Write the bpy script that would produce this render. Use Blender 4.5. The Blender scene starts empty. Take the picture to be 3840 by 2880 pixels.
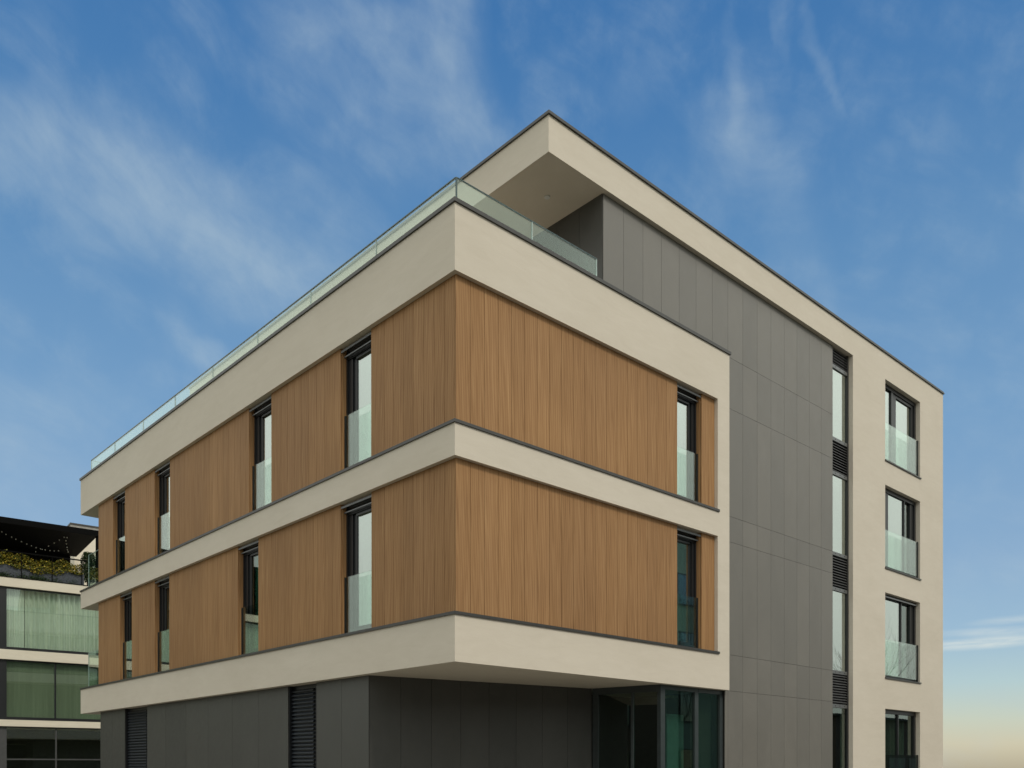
import bpy, math, random
from math import radians as R
from mathutils import Vector

random.seed(7)
scene = bpy.context.scene
COL = scene.collection
EYE = 1.6                       # eye height; heights below are given above eye level
CX, CY = -8.740, -10.781        # where the photographer stands
YAW = R(47.27)

# ------------------------------------------------------------------ camera
cd = bpy.data.cameras.new('camera')
cam = bpy.data.objects.new('camera', cd)
COL.objects.link(cam)
cam.location = (CX, CY, EYE)
cam.rotation_euler = (R(90), 0, YAW - R(90))
cd.sensor_width = 36
cd.lens = 36 * 3314.6 / 3840
cd.shift_y = 0.3748
cd.clip_start = 0.1
cd.clip_end = 6000
scene.camera = cam

# ------------------------------------------------------------------ colour management
vs = scene.view_settings
vs.view_transform = 'Standard'
vs.look = 'None'
vs.exposure = 0
vs.gamma = 1
vs.use_curve_mapping = False


def lin(r, g, b):
    def f(c):
        c /= 255.0
        return c / 12.92 if c <= 0.04045 else ((c + 0.055) / 1.055) ** 2.4
    return (f(r), f(g), f(b), 1.0)


# ------------------------------------------------------------------ sky
SUN_EL, SUN_AZ = 47.0, -95.0    # degrees; azimuth as the direction towards the sun, from +X
world = bpy.data.worlds.new('World')
scene.world = world
world.use_nodes = True
nt = world.node_tree
N, L = nt.nodes, nt.links
N.clear()


def math_node(op, a, b=None, c=None, clamp=False):
    n = N.new('ShaderNodeMath')
    n.operation = op
    n.use_clamp = clamp
    for i, v in enumerate((a, b, c)):
        if v is None:
            continue
        if isinstance(v, (int, float)):
            n.inputs[i].default_value = v
        else:
            L.new(v, n.inputs[i])
    return n.outputs[0]


def smooth(v, a, b, lo=0.0, hi=1.0):
    n = N.new('ShaderNodeMapRange')
    n.interpolation_type = 'SMOOTHSTEP'
    L.new(v, n.inputs['Value'])
    n.inputs['From Min'].default_value = a
    n.inputs['From Max'].default_value = b
    n.inputs['To Min'].default_value = lo
    n.inputs['To Max'].default_value = hi
    return n.outputs['Result']


def noise(vec, scale, detail=6, rough=0.55, dist=0.0):
    n = N.new('ShaderNodeTexNoise')
    L.new(vec, n.inputs['Vector'])
    n.inputs['Scale'].default_value = scale
    n.inputs['Detail'].default_value = detail
    n.inputs['Roughness'].default_value = rough
    n.inputs['Distortion'].default_value = dist
    return n.outputs['Fac']


def mix(fac, a, b):
    n = N.new('ShaderNodeMix')
    n.data_type = 'RGBA'
    if isinstance(fac, (int, float)):
        n.inputs[0].default_value = fac
    else:
        L.new(fac, n.inputs[0])
    for i, v in ((6, a), (7, b)):
        if isinstance(v, tuple):
            n.inputs[i].default_value = v
        else:
            L.new(v, n.inputs[i])
    return n.outputs[2]


tc = N.new('ShaderNodeTexCoord').outputs['Generated']
rot = N.new('ShaderNodeVectorRotate')
rot.rotation_type = 'Z_AXIS'
L.new(tc, rot.inputs['Vector'])
rot.inputs['Angle'].default_value = -YAW          # +X now points to the gap in the clouds
sep = N.new('ShaderNodeSeparateXYZ')
L.new(rot.outputs[0], sep.inputs[0])
az = math_node('MULTIPLY', math_node('ARCTAN2', math_node('MULTIPLY', sep.outputs['Y'], -1.0), sep.outputs['X']), 57.2958)
el = math_node('MULTIPLY', math_node('ARCSINE', sep.outputs['Z']), 57.2958)
cmb = N.new('ShaderNodeCombineXYZ')
L.new(az, cmb.inputs[0])
L.new(el, cmb.inputs[1])
ae = cmb.outputs[0]

sky = N.new('ShaderNodeTexSky')
sky.sky_type = 'NISHITA'
sky.sun_disc = False
sky.sun_elevation = R(SUN_EL)
sky.sun_rotation = R(90 - SUN_AZ)
sky.air_density = 1.0
sky.dust_density = 0.8
sky.ozone_density = 2.0
skyc = N.new('ShaderNodeMix')
skyc.data_type = 'RGBA'
skyc.blend_type = 'MULTIPLY'
skyc.inputs[0].default_value = 1
L.new(sky.outputs[0], skyc.inputs[6])
skyc.inputs[7].default_value = (0.085, 0.085, 0.085, 1)

ramp = N.new('ShaderNodeValToRGB')
L.new(math_node('DIVIDE', el, 90.0, clamp=True), ramp.inputs[0])
cr = ramp.color_ramp
stops = [(0, (190, 180, 154)), (1.3, (212, 204, 176)), (2.9, (204, 212, 194)), (4.9, (184, 209, 212)), (7.8, (158, 191, 215)), (12, (142, 177, 210)),
         (20, (121, 164, 204)), (29, (97, 146, 193)), (36, (75, 129, 184)), (42, (59, 117, 177)), (90, (40, 88, 150))]
while len(cr.elements) < len(stops):
    cr.elements.new(0.5)
for e_, (a_, c_) in zip(cr.elements, stops):
    e_.position = a_ / 90.0
    e_.color = lin(*c_)
base = mix(0.85, skyc.outputs[2], ramp.outputs[0])

# wisps of cirrus: x, y say where on the dome (degrees are worked out here), then length, width, tilt, density
wn = N.new('ShaderNodeTexNoise')
L.new(ae, wn.inputs['Vector'])
wn.inputs['Scale'].default_value = 0.16
wn.inputs['Detail'].default_value = 5
wv = N.new('ShaderNodeVectorMath')
wv.operation = 'MULTIPLY_ADD'
L.new(wn.outputs['Color'], wv.inputs[0])
wv.inputs[1].default_value = (5, 5, 0)
wv.inputs[2].default_value = (-2.5, -2.5, 0)
wa = N.new('ShaderNodeVectorMath')
wa.operation = 'ADD'
L.new(ae, wa.inputs[0])
L.new(wv.outputs[0], wa.inputs[1])
CIRRUS = [(-28.7, 32.2, 3.72, 1.32, -9, 0.38), (-24.6, 31.5, 4.56, 1.69, -8, 0.6), (-20.3, 30.1, 4.94, 1.71, -18, 0.5), (-14.8, 28.9, 5.25, 1.44, -9, 0.38),
          (-12.0, 31.1, 2.52, 2.52, -51, 0.22), (-12.0, 39.1, 3.78, 2.56, -19, 0.36), (-6.2, 39.8, 2.32, 3.32, -45, 0.42), (-3.6, 37.9, 1.79, 2.53, -2, 0.5),
          (-3.2, 36.2, 1.72, 1.56, 38, 0.34), (-6.2, 34.7, 2.52, 1.13, 23, 0.2), (14.5, 36.5, 0.57, 1.78, 10, 0.42), (15.6, 35.6, 0.62, 1.39, 15, 0.21), (19.0,
          37.4, 0.41, 1.39, 17, 0.26), (17.3, 39.2, 0.32, 1.16, 1, 0.17), (13.4, 35.5, 1.65, 0.94, -27, 0.26), (14.8, 33.5, 2.47, 0.96, -29, 0.2), (17.0, 32.0,
          0.97, 0.5, -55, 0.12), (7.4, 37.0, 1.16, 0.81, -17, 0.22), (23.3, 32.7, 0.79, 0.26, -22, 0.14), (29.8, 30.0, 0.46, 0.59, -14, 0.22), (18.9, 27.9,
          1.43, 2.82, 23, 0.19), (20.0, 26.2, 0.73, 1.53, 19, 0.15), (28.0, 28.2, 2.18, 1.0, -21, 0.09), (-19.9, 24.6, 2.28, 0.58, -34, 0.42), (-19.0, 24.0,
          0.97, 0.48, -32, 0.3), (-25.6, 21.1, 2.7, 0.85, -1, 0.2), (-28.5, 15.9, 4.05, 1.75, -1, 0.34), (-28.3, 19.3, 3.31, 1.22, -1, 0.15), (-16.0, 27.2,
          3.18, 1.51, -16, 0.22)]
wb = N.new('ShaderNodeVectorMath')
wb.operation = 'MULTIPLY_ADD'
wn2 = N.new('ShaderNodeTexNoise')
L.new(ae, wn2.inputs['Vector'])
wn2.inputs['Scale'].default_value = 0.10
wn2.inputs['Detail'].default_value = 3
L.new(wn2.outputs['Color'], wb.inputs[0])
wb.inputs[1].default_value = (4, 4, 0)
L.new(ae, wb.inputs[2])
tot = None
for a0, e0, ln, wd, ti, de in CIRRUS:
    m = N.new('ShaderNodeMapping')
    m.vector_type = 'TEXTURE'
    L.new(wa.outputs[0], m.inputs['Vector'])
    m.inputs['Location'].default_value = (a0, e0, 0)
    m.inputs['Rotation'].default_value = (0, 0, R(ti))
    m.inputs['Scale'].default_value = (ln * 1.40, wd * 2.1, 1)
    ve = N.new('ShaderNodeVectorMath')
    ve.operation = 'LENGTH'
    L.new(m.outputs[0], ve.inputs[0])
    v = smooth(ve.outputs['Value'], 0.0, 1.25, de * 0.85, 0.0)
    tot = v if tot is None else math_node('ADD', tot, v)
def fibres(angle, sx, sy, scale, dist):
    q = N.new('ShaderNodeMapping')
    q.vector_type = 'TEXTURE'
    L.new(wb.outputs[0], q.inputs['Vector'])
    q.inputs['Rotation'].default_value = (0, 0, R(angle))
    q.inputs['Scale'].default_value = (sx, sy, 1)
    return noise(q.outputs[0], scale, 8, 0.55, dist)


f1 = fibres(-24, 8.5, 2.0, 1.0, 0.15)
f2 = fibres(-48, 4.5, 1.2, 1.0, 0.1)
puff = noise(ae, 0.22, 6, 0.6, 0.2)
tex = math_node('ADD', math_node('MULTIPLY', smooth(f1, 0.20, 0.85), 0.50), math_node('MULTIPLY', smooth(f2, 0.25, 0.85), 0.32))
dens = math_node('MULTIPLY', tot, math_node('ADD', math_node('MULTIPLY', tex, 1.0), smooth(puff, 0.25, 0.75, 0.15, 0.65)))
veil = math_node('MULTIPLY', math_node('MULTIPLY', smooth(puff, 0.36, 0.75), smooth(f1, 0.25, 0.80)), 0.30)
lowd = None
for a0, e0, ln, wd, ti, de in ((28.2, 7.1, 4.6, .42, 1.0, .80), (28.6, 7.7, 3.6, .34, -1.0, .38), (29.4, 8.3, 2.6, .30, 2.0, .30)):
    m = N.new('ShaderNodeMapping')
    m.vector_type = 'TEXTURE'
    L.new(ae, m.inputs['Vector'])
    m.inputs['Location'].default_value = (a0, e0, 0)
    m.inputs['Rotation'].default_value = (0, 0, R(ti))
    m.inputs['Scale'].default_value = (ln, wd, 1)
    ve = N.new('ShaderNodeVectorMath')
    ve.operation = 'LENGTH'
    L.new(m.outputs[0], ve.inputs[0])
    hz = N.new('ShaderNodeMapping')
    L.new(ae, hz.inputs['Vector'])
    hz.inputs['Scale'].default_value = (.35, 2.6, 1)
    v = math_node('MULTIPLY', smooth(ve.outputs['Value'], 0.1, 1.1, de, 0.0), smooth(noise(hz.outputs[0], 1.0, 6, .6, .3), 0.25, 0.65, 0.35, 1.0))
    lowd = v if lowd is None else math_node('ADD', lowd, v)
dens = math_node('MULTIPLY', math_node('ADD', dens, veil), -1.25)
dens = math_node('MULTIPLY', math_node('SUBTRACT', 1.0, math_node('EXPONENT', dens)), 0.76)
cirrus = mix(math_node('MINIMUM', lowd, 0.9), mix(dens, base, lin(180, 199, 211)), lin(224, 230, 224))

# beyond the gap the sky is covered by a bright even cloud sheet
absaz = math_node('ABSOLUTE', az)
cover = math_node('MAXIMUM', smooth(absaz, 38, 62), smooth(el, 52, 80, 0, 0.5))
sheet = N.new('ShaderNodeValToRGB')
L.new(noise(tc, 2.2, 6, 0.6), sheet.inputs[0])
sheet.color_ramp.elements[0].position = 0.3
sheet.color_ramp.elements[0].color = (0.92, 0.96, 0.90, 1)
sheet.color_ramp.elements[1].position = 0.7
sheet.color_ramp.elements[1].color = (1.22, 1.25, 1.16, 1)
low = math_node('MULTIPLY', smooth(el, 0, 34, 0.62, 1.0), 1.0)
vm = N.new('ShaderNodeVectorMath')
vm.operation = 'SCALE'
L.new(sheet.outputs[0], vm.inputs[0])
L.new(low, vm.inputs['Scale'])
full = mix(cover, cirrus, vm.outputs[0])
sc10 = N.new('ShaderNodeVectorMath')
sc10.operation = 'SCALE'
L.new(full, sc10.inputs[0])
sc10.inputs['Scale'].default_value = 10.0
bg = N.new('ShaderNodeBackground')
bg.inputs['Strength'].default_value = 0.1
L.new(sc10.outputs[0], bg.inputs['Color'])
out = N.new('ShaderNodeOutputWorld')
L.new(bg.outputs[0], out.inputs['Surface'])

# ------------------------------------------------------------------ sun behind thin cloud
sd = bpy.data.lights.new('sun', 'SUN')
sd.energy = 1.42
sd.angle = R(11)
sd.color = (1.0, 0.93, 0.80)
sun = bpy.data.objects.new('sun', sd)
COL.objects.link(sun)
sun.location = (0, -30, 40)
dv = Vector((math.cos(R(SUN_AZ)) * math.cos(R(SUN_EL)), math.sin(R(SUN_AZ)) * math.cos(R(SUN_EL)), math.sin(R(SUN_EL))))
sun.rotation_euler = dv.to_track_quat('Z', 'Y').to_euler()


# ------------------------------------------------------------------ materials
class M:
    def __init__(s, name, rough=0.6, spec=0.5, metal=0.0):
        s.m = bpy.data.materials.new(name)
        s.m.use_nodes = True
        s.n, s.l = s.m.node_tree.nodes, s.m.node_tree.links
        s.b = s.n['Principled BSDF']
        s.b.inputs['Roughness'].default_value = rough
        s.b.inputs['Specular IOR Level'].default_value = spec
        s.b.inputs['Metallic'].default_value = metal
        s.tc = s.n.new('ShaderNodeTexCoord').outputs['Object']

    def vec(s, scale=(1, 1, 1), src=None):
        m = s.n.new('ShaderNodeMapping')
        s.l.new(src or s.tc, m.inputs['Vector'])
        m.inputs['Scale'].default_value = scale
        return m.outputs[0]

    def noise(s, vec, scale, detail=5, rough=.55, dist=0):
        n = s.n.new('ShaderNodeTexNoise')
        s.l.new(vec, n.inputs['Vector'])
        n.inputs['Scale'].default_value = scale
        n.inputs['Detail'].default_value = detail
        n.inputs['Roughness'].default_value = rough
        n.inputs['Distortion'].default_value = dist
        return n.outputs['Fac']

    def ramp(s, fac, stops):
        r = s.n.new('ShaderNodeValToRGB')
        s.l.new(fac, r.inputs[0])
        e = r.color_ramp.elements
        while len(e) < len(stops):
            e.new(.5)
        for x, (p, c) in zip(e, stops):
            x.position = p
            x.color = (*c[:3], 1)
        return r.outputs[0]

    def mix(s, fac, a, b, mode='MIX'):
        n = s.n.new('ShaderNodeMix')
        n.data_type = 'RGBA'
        n.blend_type = mode
        for i, v in ((0, fac), (6, a), (7, b)):
            if isinstance(v, (int, float)):
                n.inputs[i].default_value = v
            elif isinstance(v, tuple):
                n.inputs[i].default_value = (*v[:3], 1)
            else:
                s.l.new(v, n.inputs[i])
        return n.outputs[2]

    def math(s, op, a, b=None):
        n = s.n.new('ShaderNodeMath')
        n.operation = op
        for i, v in enumerate((a, b)):
            if v is None:
                continue
            if isinstance(v, (int, float)):
                n.inputs[i].default_value = v
            else:
                s.l.new(v, n.inputs[i])
        return n.outputs[0]

    def color(s, c):
        if isinstance(c, tuple):
            s.b.inputs['Base Color'].default_value = (*c[:3], 1)
        else:
            s.l.new(c, s.b.inputs['Base Color'])

    def rough(s, v):
        s.l.new(v, s.b.inputs['Roughness'])

    def bump(s, h, strength, dist=.01):
        n = s.n.new('ShaderNodeBump')
        n.inputs['Strength'].default_value = strength
        n.inputs['Distance'].default_value = dist
        s.l.new(h, n.inputs['Height'])
        s.l.new(n.outputs[0], s.b.inputs['Normal'])

    def island(s):
        return s.n.new('ShaderNodeNewGeometry').outputs['Random Per Island']


def mk_stucco(name, a, b):
    m = M(name, .85, .25)
    big = m.noise(m.vec((.35, .35, .8)), 1.0, 6, .6, .4)
    mid = m.noise(m.vec((1, 1, 4.5)), 1.6, 6, .65, .8)
    grain = m.noise(m.tc, 90, 3, .6)
    f = m.math('ADD', m.math('MULTIPLY', big, .55), m.math('MULTIPLY', mid, .45))
    c = m.ramp(f, [(.32, a), (.68, b)])
    m.color(m.mix(.10, c, m.ramp(grain, [(.3, (.35, .35, .35)), (.7, (.85, .85, .85))]), 'OVERLAY'))
    m.bump(m.math('ADD', grain, m.math('MULTIPLY', mid, 2.0)), .22, .006)
    return m.m


STUCCO = mk_stucco('stucco', (.590, .528, .444), (.662, .599, .512))
STUCCO_PALE = mk_stucco('stucco_pale', (.62, .56, .46), (.72, .66, .55))


def mk_wood():
    m = M('wood_boards', .6, .15)
    isl = m.island()
    shift = m.n.new('ShaderNodeVectorMath')
    shift.operation = 'ADD'
    cb = m.n.new('ShaderNodeCombineXYZ')
    m.l.new(m.math('MULTIPLY', isl, 40.0), cb.inputs[2])
    m.l.new(m.math('MULTIPLY', isl, 13.0), cb.inputs[0])
    m.l.new(m.tc, shift.inputs[0])
    m.l.new(cb.outputs[0], shift.inputs[1])
    v = shift.outputs[0]
    fibre = m.noise(m.vec((30, 30, .7), v), 1.0, 7, .68, .4)
    figure = m.noise(m.vec((7, 7, .45), v), 1.0, 4, .55, 1.4)
    wave = m.n.new('ShaderNodeTexWave')
    wave.wave_type = 'BANDS'
    wave.bands_direction = 'DIAGONAL'
    m.l.new(m.vec((5.5, 5.5, .22), v), wave.inputs['Vector'])
    wave.inputs['Scale'].default_value = 2.2
    wave.inputs['Distortion'].default_value = 7
    wave.inputs['Detail'].default_value = 3
    f = m.math('ADD', m.math('MULTIPLY', fibre, .48), m.math('ADD', m.math('MULTIPLY', figure, .36), m.math('MULTIPLY', wave.outputs['Fac'], .16)))
    c = m.ramp(f, [(.24, (.225, .118, .051)), (.5, (.338, .190, .089)), (.78, (.440, .268, .135))])
    tone = m.ramp(isl, [(0, (.93, .92, .91)), (.5, (.99, .98, .96)), (1, (1.05, 1.05, 1.05))])
    c = m.mix(1, c, tone, 'MULTIPLY')
    blotch = m.noise(m.vec((.5, .5, .35)), 1.0, 3, .5)
    c = m.mix(1, c, m.ramp(blotch, [(.3, (.90, .89, .90)), (.7, (1.06, 1.05, 1.02))]), 'MULTIPLY')
    m.color(c)
    m.bump(fibre, .15, .003)
    return m.m


WOOD = mk_wood()


def mk_cement(name, col):
    m = M(name, .42, .5)
    isl = m.island()
    n1 = m.noise(m.vec((.9, .9, .45)), 1.0, 6, .65, .6)
    n2 = m.noise(m.vec((6, 6, 6)), 1.0, 6, .7)
    f = m.math('ADD', m.math('MULTIPLY', n1, .6), m.math('MULTIPLY', n2, .4))
    d = tuple(x * .88 for x in col)
    u = tuple(x * 1.12 for x in col)
    c = m.ramp(f, [(.3, d), (.7, u)])
    t = m.ramp(isl, [(0, (.94, .94, .94)), (1, (1.06, 1.05, 1.04))])
    c = m.mix(1, c, t, 'MULTIPLY')
    # faint pale scratches and wipe marks
    sc = m.noise(m.vec((1.6, 1.6, 9)), 1.5, 8, .75, 2.2)
    scr = m.ramp(sc, [(.665, (0, 0, 0)), (.70, (1, 1, 1))])
    c = m.mix(m.math('MULTIPLY', scr, .13), c, (.42, .41, .37))
    m.color(c)
    m.rough(m.ramp(n2, [(.3, (.36,) * 3), (.7, (.50,) * 3)]))
    m.bump(n2, .05, .004)
    return m.m


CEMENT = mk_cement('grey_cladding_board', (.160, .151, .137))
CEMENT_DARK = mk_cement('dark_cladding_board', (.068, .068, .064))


def mk_plain(name, col, rough=.45, spec=.5, metal=0., var=.12, scale=6):
    m = M(name, rough, spec, metal)
    n1 = m.noise(m.tc, scale, 5, .6)
    m.color(m.ramp(n1, [(.3, tuple(x * (1 - var) for x in col)), (.7, tuple(x * (1 + var) for x in col))]))
    return m.m


COPING = mk_plain('anodised_coping', (.062, .060, .058), .38, .5, .3)
FRAME = mk_plain('black_window_frame', (.012, .013, .015), .35)
STRIP = mk_plain('grey_metal_strip', (.16, .165, .17), .35, .5, .5)
LOUVRE = mk_plain('louvre_metal', (.085, .085, .088), .4, .5, .3)
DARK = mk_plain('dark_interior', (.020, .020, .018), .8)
ROOM = mk_plain('room_plaster', (.06, .06, .055), .8)
SHUTTER = mk_plain('dark_shutter_slats', (.012, .017, .025), .5)
CONCRETE = mk_plain('concrete', (.30, .29, .27), .8)
WHITE = mk_plain('white_metal', (.7, .7, .68), .4)
BLACKM = mk_plain('black_metal', (.003, .003, .003), .8, .08)


def mk_glass(name, tint, refl, rough=0.0, coat=(.93, 1, .96), film=0.0, ripple=.02):
    m = bpy.data.materials.new(name)
    m.use_nodes = True
    n, l = m.node_tree.nodes, m.node_tree.links
    n.clear()
    tr = n.new('ShaderNodeBsdfTransparent')
    tr.inputs[0].default_value = (*tint, 1)
    gl = n.new('ShaderNodeBsdfGlossy')
    gl.inputs['Color'].default_value = (*coat, 1)
    gl.inputs['Roughness'].default_value = rough
    # panes are never perfectly flat: a slow ripple bends what they mirror
    tcn = n.new('ShaderNodeTexCoord')
    no = n.new('ShaderNodeTexNoise')
    no.inputs['Scale'].default_value = 1.3
    no.inputs['Detail'].default_value = 2
    l.new(tcn.outputs['Object'], no.inputs['Vector'])
    bu = n.new('ShaderNodeBump')
    bu.inputs['Strength'].default_value = ripple
    bu.inputs['Distance'].default_value = .02
    l.new(no.outputs['Fac'], bu.inputs['Height'])
    if ripple:
        l.new(bu.outputs[0], gl.inputs['Normal'])
    lw = n.new('ShaderNodeLayerWeight')
    lw.inputs['Blend'].default_value = .5
    pw = n.new('ShaderNodeMath')
    pw.operation = 'POWER'
    pw.inputs[1].default_value = 4.0
    l.new(lw.outputs['Facing'], pw.inputs[0])
    mr = n.new('ShaderNodeMapRange')
    mr.inputs['To Min'].default_value = refl
    mr.inputs['To Max'].default_value = 1.0
    l.new(pw.outputs[0], mr.inputs['Value'])
    mx = n.new('ShaderNodeMixShader')
    l.new(mr.outputs[0], mx.inputs[0])
    l.new(tr.outputs[0], mx.inputs[1])
    l.new(gl.outputs[0], mx.inputs[2])
    last = mx.outputs[0]
    if film:
        df = n.new('ShaderNodeBsdfDiffuse')
        df.inputs[0].default_value = (.55, .72, .62, 1)
        m2 = n.new('ShaderNodeMixShader')
        m2.inputs[0].default_value = film
        l.new(last, m2.inputs[1])
        l.new(df.outputs[0], m2.inputs[2])
        last = m2.outputs[0]
    o = n.new('ShaderNodeOutputMaterial')
    l.new(last, o.inputs[0])
    return m


PANE = mk_glass('window_glass', (.55, .62, .58), .52)
PANE_DARK = mk_glass('dark_window_glass', (.55, .66, .62), .10)
TERRG = mk_glass('terrace_glass', (.90, .965, .935), .065, coat=(.92, 1, .95), ripple=0)
RAILG = mk_glass('railing_glass', (.92, .975, .945), .115, coat=(.92, 1, .95), ripple=0)
NPANE = mk_glass('curtain_wall_glass', (.90, .94, .915), .10, ripple=0)
GEDGE = mk_plain('glass_edge', (.035, .075, .080), .15)
GEDGE_PALE = mk_plain('pale_glass_joint', (.42, .52, .50), .3)


def mk_curtain(name, a, b):
    m = M(name, .9, .1)
    f = m.noise(m.vec((9, 9, .3)), 1.0, 4, .6)
    m.color(m.ramp(f, [(.3, a), (.7, b)]))
    return m.m


CURT = mk_curtain('sheer_curtain', (.58, .64, .56), (.76, .80, .70))
CURT_DARK = mk_curtain('brown_curtain', (.12, .20, .15), (.42, .34, .27))
TEAL = mk_curtain('teal_sheer', (.28, .55, .44), (.40, .70, .58))
BLIND = mk_curtain('green_blind', (.17, .20, .14), (.23, .27, .19))


def mk_leaf(name, stops):
    m = M(name, .55, .35)
    m.color(m.ramp(m.island(), stops))
    m.b.inputs['Transmission Weight'].default_value = 0
    return m.m


LEAF = mk_leaf('autumn_leaves', [(0, (.055, .070, .010)), (.35, (.11, .12, .012)), (.7, (.22, .19, .02)), (1, (.42, .28, .03))])
LEAF_G = mk_leaf('green_leaves', [(0, (.012, .028, .010)), (.6, (.03, .06, .016)), (1, (.07, .10, .03))])
BARK = mk_plain('bark', (.07, .055, .04), .9, .2)
SLATE = mk_plain('slate_planter', (.035, .042, .055), .5, .5, 0, .45, 14)


def mk_ground(name, a, b, sc, rough=.9):
    m = M(name, rough, .3)
    f = m.noise(m.tc, sc, 8, .65)
    g = m.noise(m.tc, sc * 40, 3, .6)
    c = m.ramp(f, [(.3, a), (.7, b)])
    m.color(m.mix(.2, c, m.ramp(g, [(.3, (.3,) * 3), (.7, (.8,) * 3)]), 'OVERLAY'))
    m.bump(g, .3, .01)
    return m.m


G_EARTH = mk_ground('dry_grass', (.075, .080, .030), (.13, .12, .055), .05)
G_ASPH = mk_ground('asphalt', (.045, .045, .046), (.062, .061, .060), .6)
G_PAVE = mk_ground('paving', (.18, .165, .14), (.25, .235, .205), .8)
G_KERB = mk_ground('kerb_stone', (.26, .255, .24), (.33, .32, .30), 1.2)
G_MARK = mk_ground('road_paint', (.62, .62, .60), (.78, .78, .76), 2)


# ------------------------------------------------------------------ mesh builder
class MB:
    def __init__(s):
        s.v, s.f = [], []

    def box(s, x0, x1, y0, y1, z0, z1):
        x0, x1 = min(x0, x1), max(x0, x1)
        y0, y1 = min(y0, y1), max(y0, y1)
        z0, z1 = min(z0, z1), max(z0, z1)
        b = len(s.v)
        s.v += [(x0, y0, z0), (x1, y0, z0), (x1, y1, z0), (x0, y1, z0), (x0, y0, z1), (x1, y0, z1), (x1, y1, z1), (x0, y1, z1)]
        s.f += [tuple(b + i for i in q) for q in ((0, 3, 2, 1), (4, 5, 6, 7), (0, 1, 5, 4), (1, 2, 6, 5), (2, 3, 7, 6), (3, 0, 4, 7))]
        return s

    def prism(s, pts, z0, z1):
        """vertical prism over a counter-clockwise outline"""
        b, n = len(s.v), len(pts)
        s.v += [(x, y, z0) for x, y in pts] + [(x, y, z1) for x, y in pts]
        s.f.append(tuple(b + i for i in reversed(range(n))))
        s.f.append(tuple(b + n + i for i in range(n)))
        for i in range(n):
            j = (i + 1) % n
            s.f.append((b + i, b + j, b + n + j, b + n + i))
        return s

    def wallbox(s, p, q, thick, z0, z1, t0=0.0, t1=None, n0=0.0):
        """box along the segment p-q (thickness to the left of p->q)"""
        dx, dy = q[0] - p[0], q[1] - p[1]
        ln = math.hypot(dx, dy)
        dx, dy = dx / ln, dy / ln
        nx, ny = -dy, dx
        t1 = ln if t1 is None else t1
        P = [(p[0] + dx * t + nx * n, p[1] + dy * t + ny * n) for t, n in ((t0, n0), (t1, n0), (t1, n0 + thick), (t0, n0 + thick))]
        return s.prism(P, z0, z1)

    def tube(s, pts, rad, n=8):
        rings = []
        for i, p in enumerate(pts):
            p = Vector(p)
            a = Vector(pts[max(i - 1, 0)])
            c = Vector(pts[min(i + 1, len(pts) - 1)])
            d = (c - a).normalized()
            u = d.cross(Vector((0, 0, 1)))
            if u.length < 1e-3:
                u = Vector((1, 0, 0))
            u.normalize()
            w = d.cross(u)
            r = rad[i] if isinstance(rad, (list, tuple)) else rad
            b = len(s.v)
            for k in range(n):
                t = 2 * math.pi * k / n
                s.v.append(tuple(p + u * math.cos(t) * r + w * math.sin(t) * r))
            rings.append(b)
        for a, b in zip(rings, rings[1:]):
            for k in range(n):
                j = (k + 1) % n
                s.f.append((a + k, a + j, b + j, b + k))
        s.f.append(tuple(rings[0] + k for k in reversed(range(n))))
        s.f.append(tuple(rings[-1] + k for k in range(n)))
        return s

    def leaf(s, c, size, tilt=1.0):
        a = random.uniform(0, 2 * math.pi)
        b = random.uniform(-tilt, tilt)
        d = Vector((math.cos(a), math.sin(a), math.sin(b))).normalized()
        n = d.cross(Vector((random.uniform(-1, 1), random.uniform(-1, 1), random.uniform(-1, 1)))).normalized()
        c = Vector(c)
        i = len(s.v)
        s.v += [tuple(c - d * size), tuple(c + n * size * .5 + d * size * .1), tuple(c + d * size), tuple(c - n * size * .5 + d * size * .1)]
        s.f.append((i, i + 1, i + 2, i + 3))
        return s

    def build(s, name, mat, parent=None, up=EYE):
        me = bpy.data.meshes.new(name)
        me.from_pydata([(x, y, z + up) for x, y, z in s.v], [], s.f)
        me.materials.append(mat)
        me.validate()
        me.update()
        o = bpy.data.objects.new(name, me)
        COL.objects.link(o)
        if parent:
            o.parent = parent
        return o


def tag(o, label=None, cat=None, group=None, kind=None):
    for k, v in (('label', label), ('category', cat), ('group', group), ('kind', kind)):
        if v:
            o[k] = v
    return o


def thing(name, label, cat, loc=(0, 0, 0), rz=0, group=None):
    o = bpy.data.objects.new(name, None)
    COL.objects.link(o)
    o.location = loc
    o.rotation_euler = (0, 0, rz)
    o.empty_display_size = .5
    return tag(o, label, cat, group)


# ------------------------------------------------------------------ ground, road, pavement
def sheet(name, pts, z, mat, thick=.3):
    o = MB().prism(pts, z - thick, z).build(name, mat, up=0)
    return tag(o, kind='structure')


g = MB()
NS = 48
g.v.append((0, 0, 0))
for k in range(NS):
    t = 2 * math.pi * k / NS
    g.v.append((2500 * math.cos(t), 2500 * math.sin(t), 0))
for k in range(NS):
    g.f.append((0, 1 + k, 1 + (k + 1) % NS))
tag(g.build('ground', G_EARTH, up=-.13), kind='structure')
sheet('road', [(-60, -14.5), (70, -14.5), (70, -6.5), (-60, -6.5)], -.10, G_ASPH, .02)
sheet('pavement', [(-7.5, -6.2), (45, -6.2), (45, -.01), (19.5, -.01), (19.5, 24), (-7.5, 24)], 0, G_PAVE, .12)
sheet('kerb', [(-7.5, -6.5), (45, -6.5), (45, -6.2), (-7.5, -6.2)], .004, G_KERB, .12)
mk = MB()
for i in range(16):
    mk.box(-50 + i * 7, -47 + i * 7, -10.56, -10.44, -.098, -.094)
tag(mk.build('road_marking', G_MARK, up=0), kind='structure')

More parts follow.
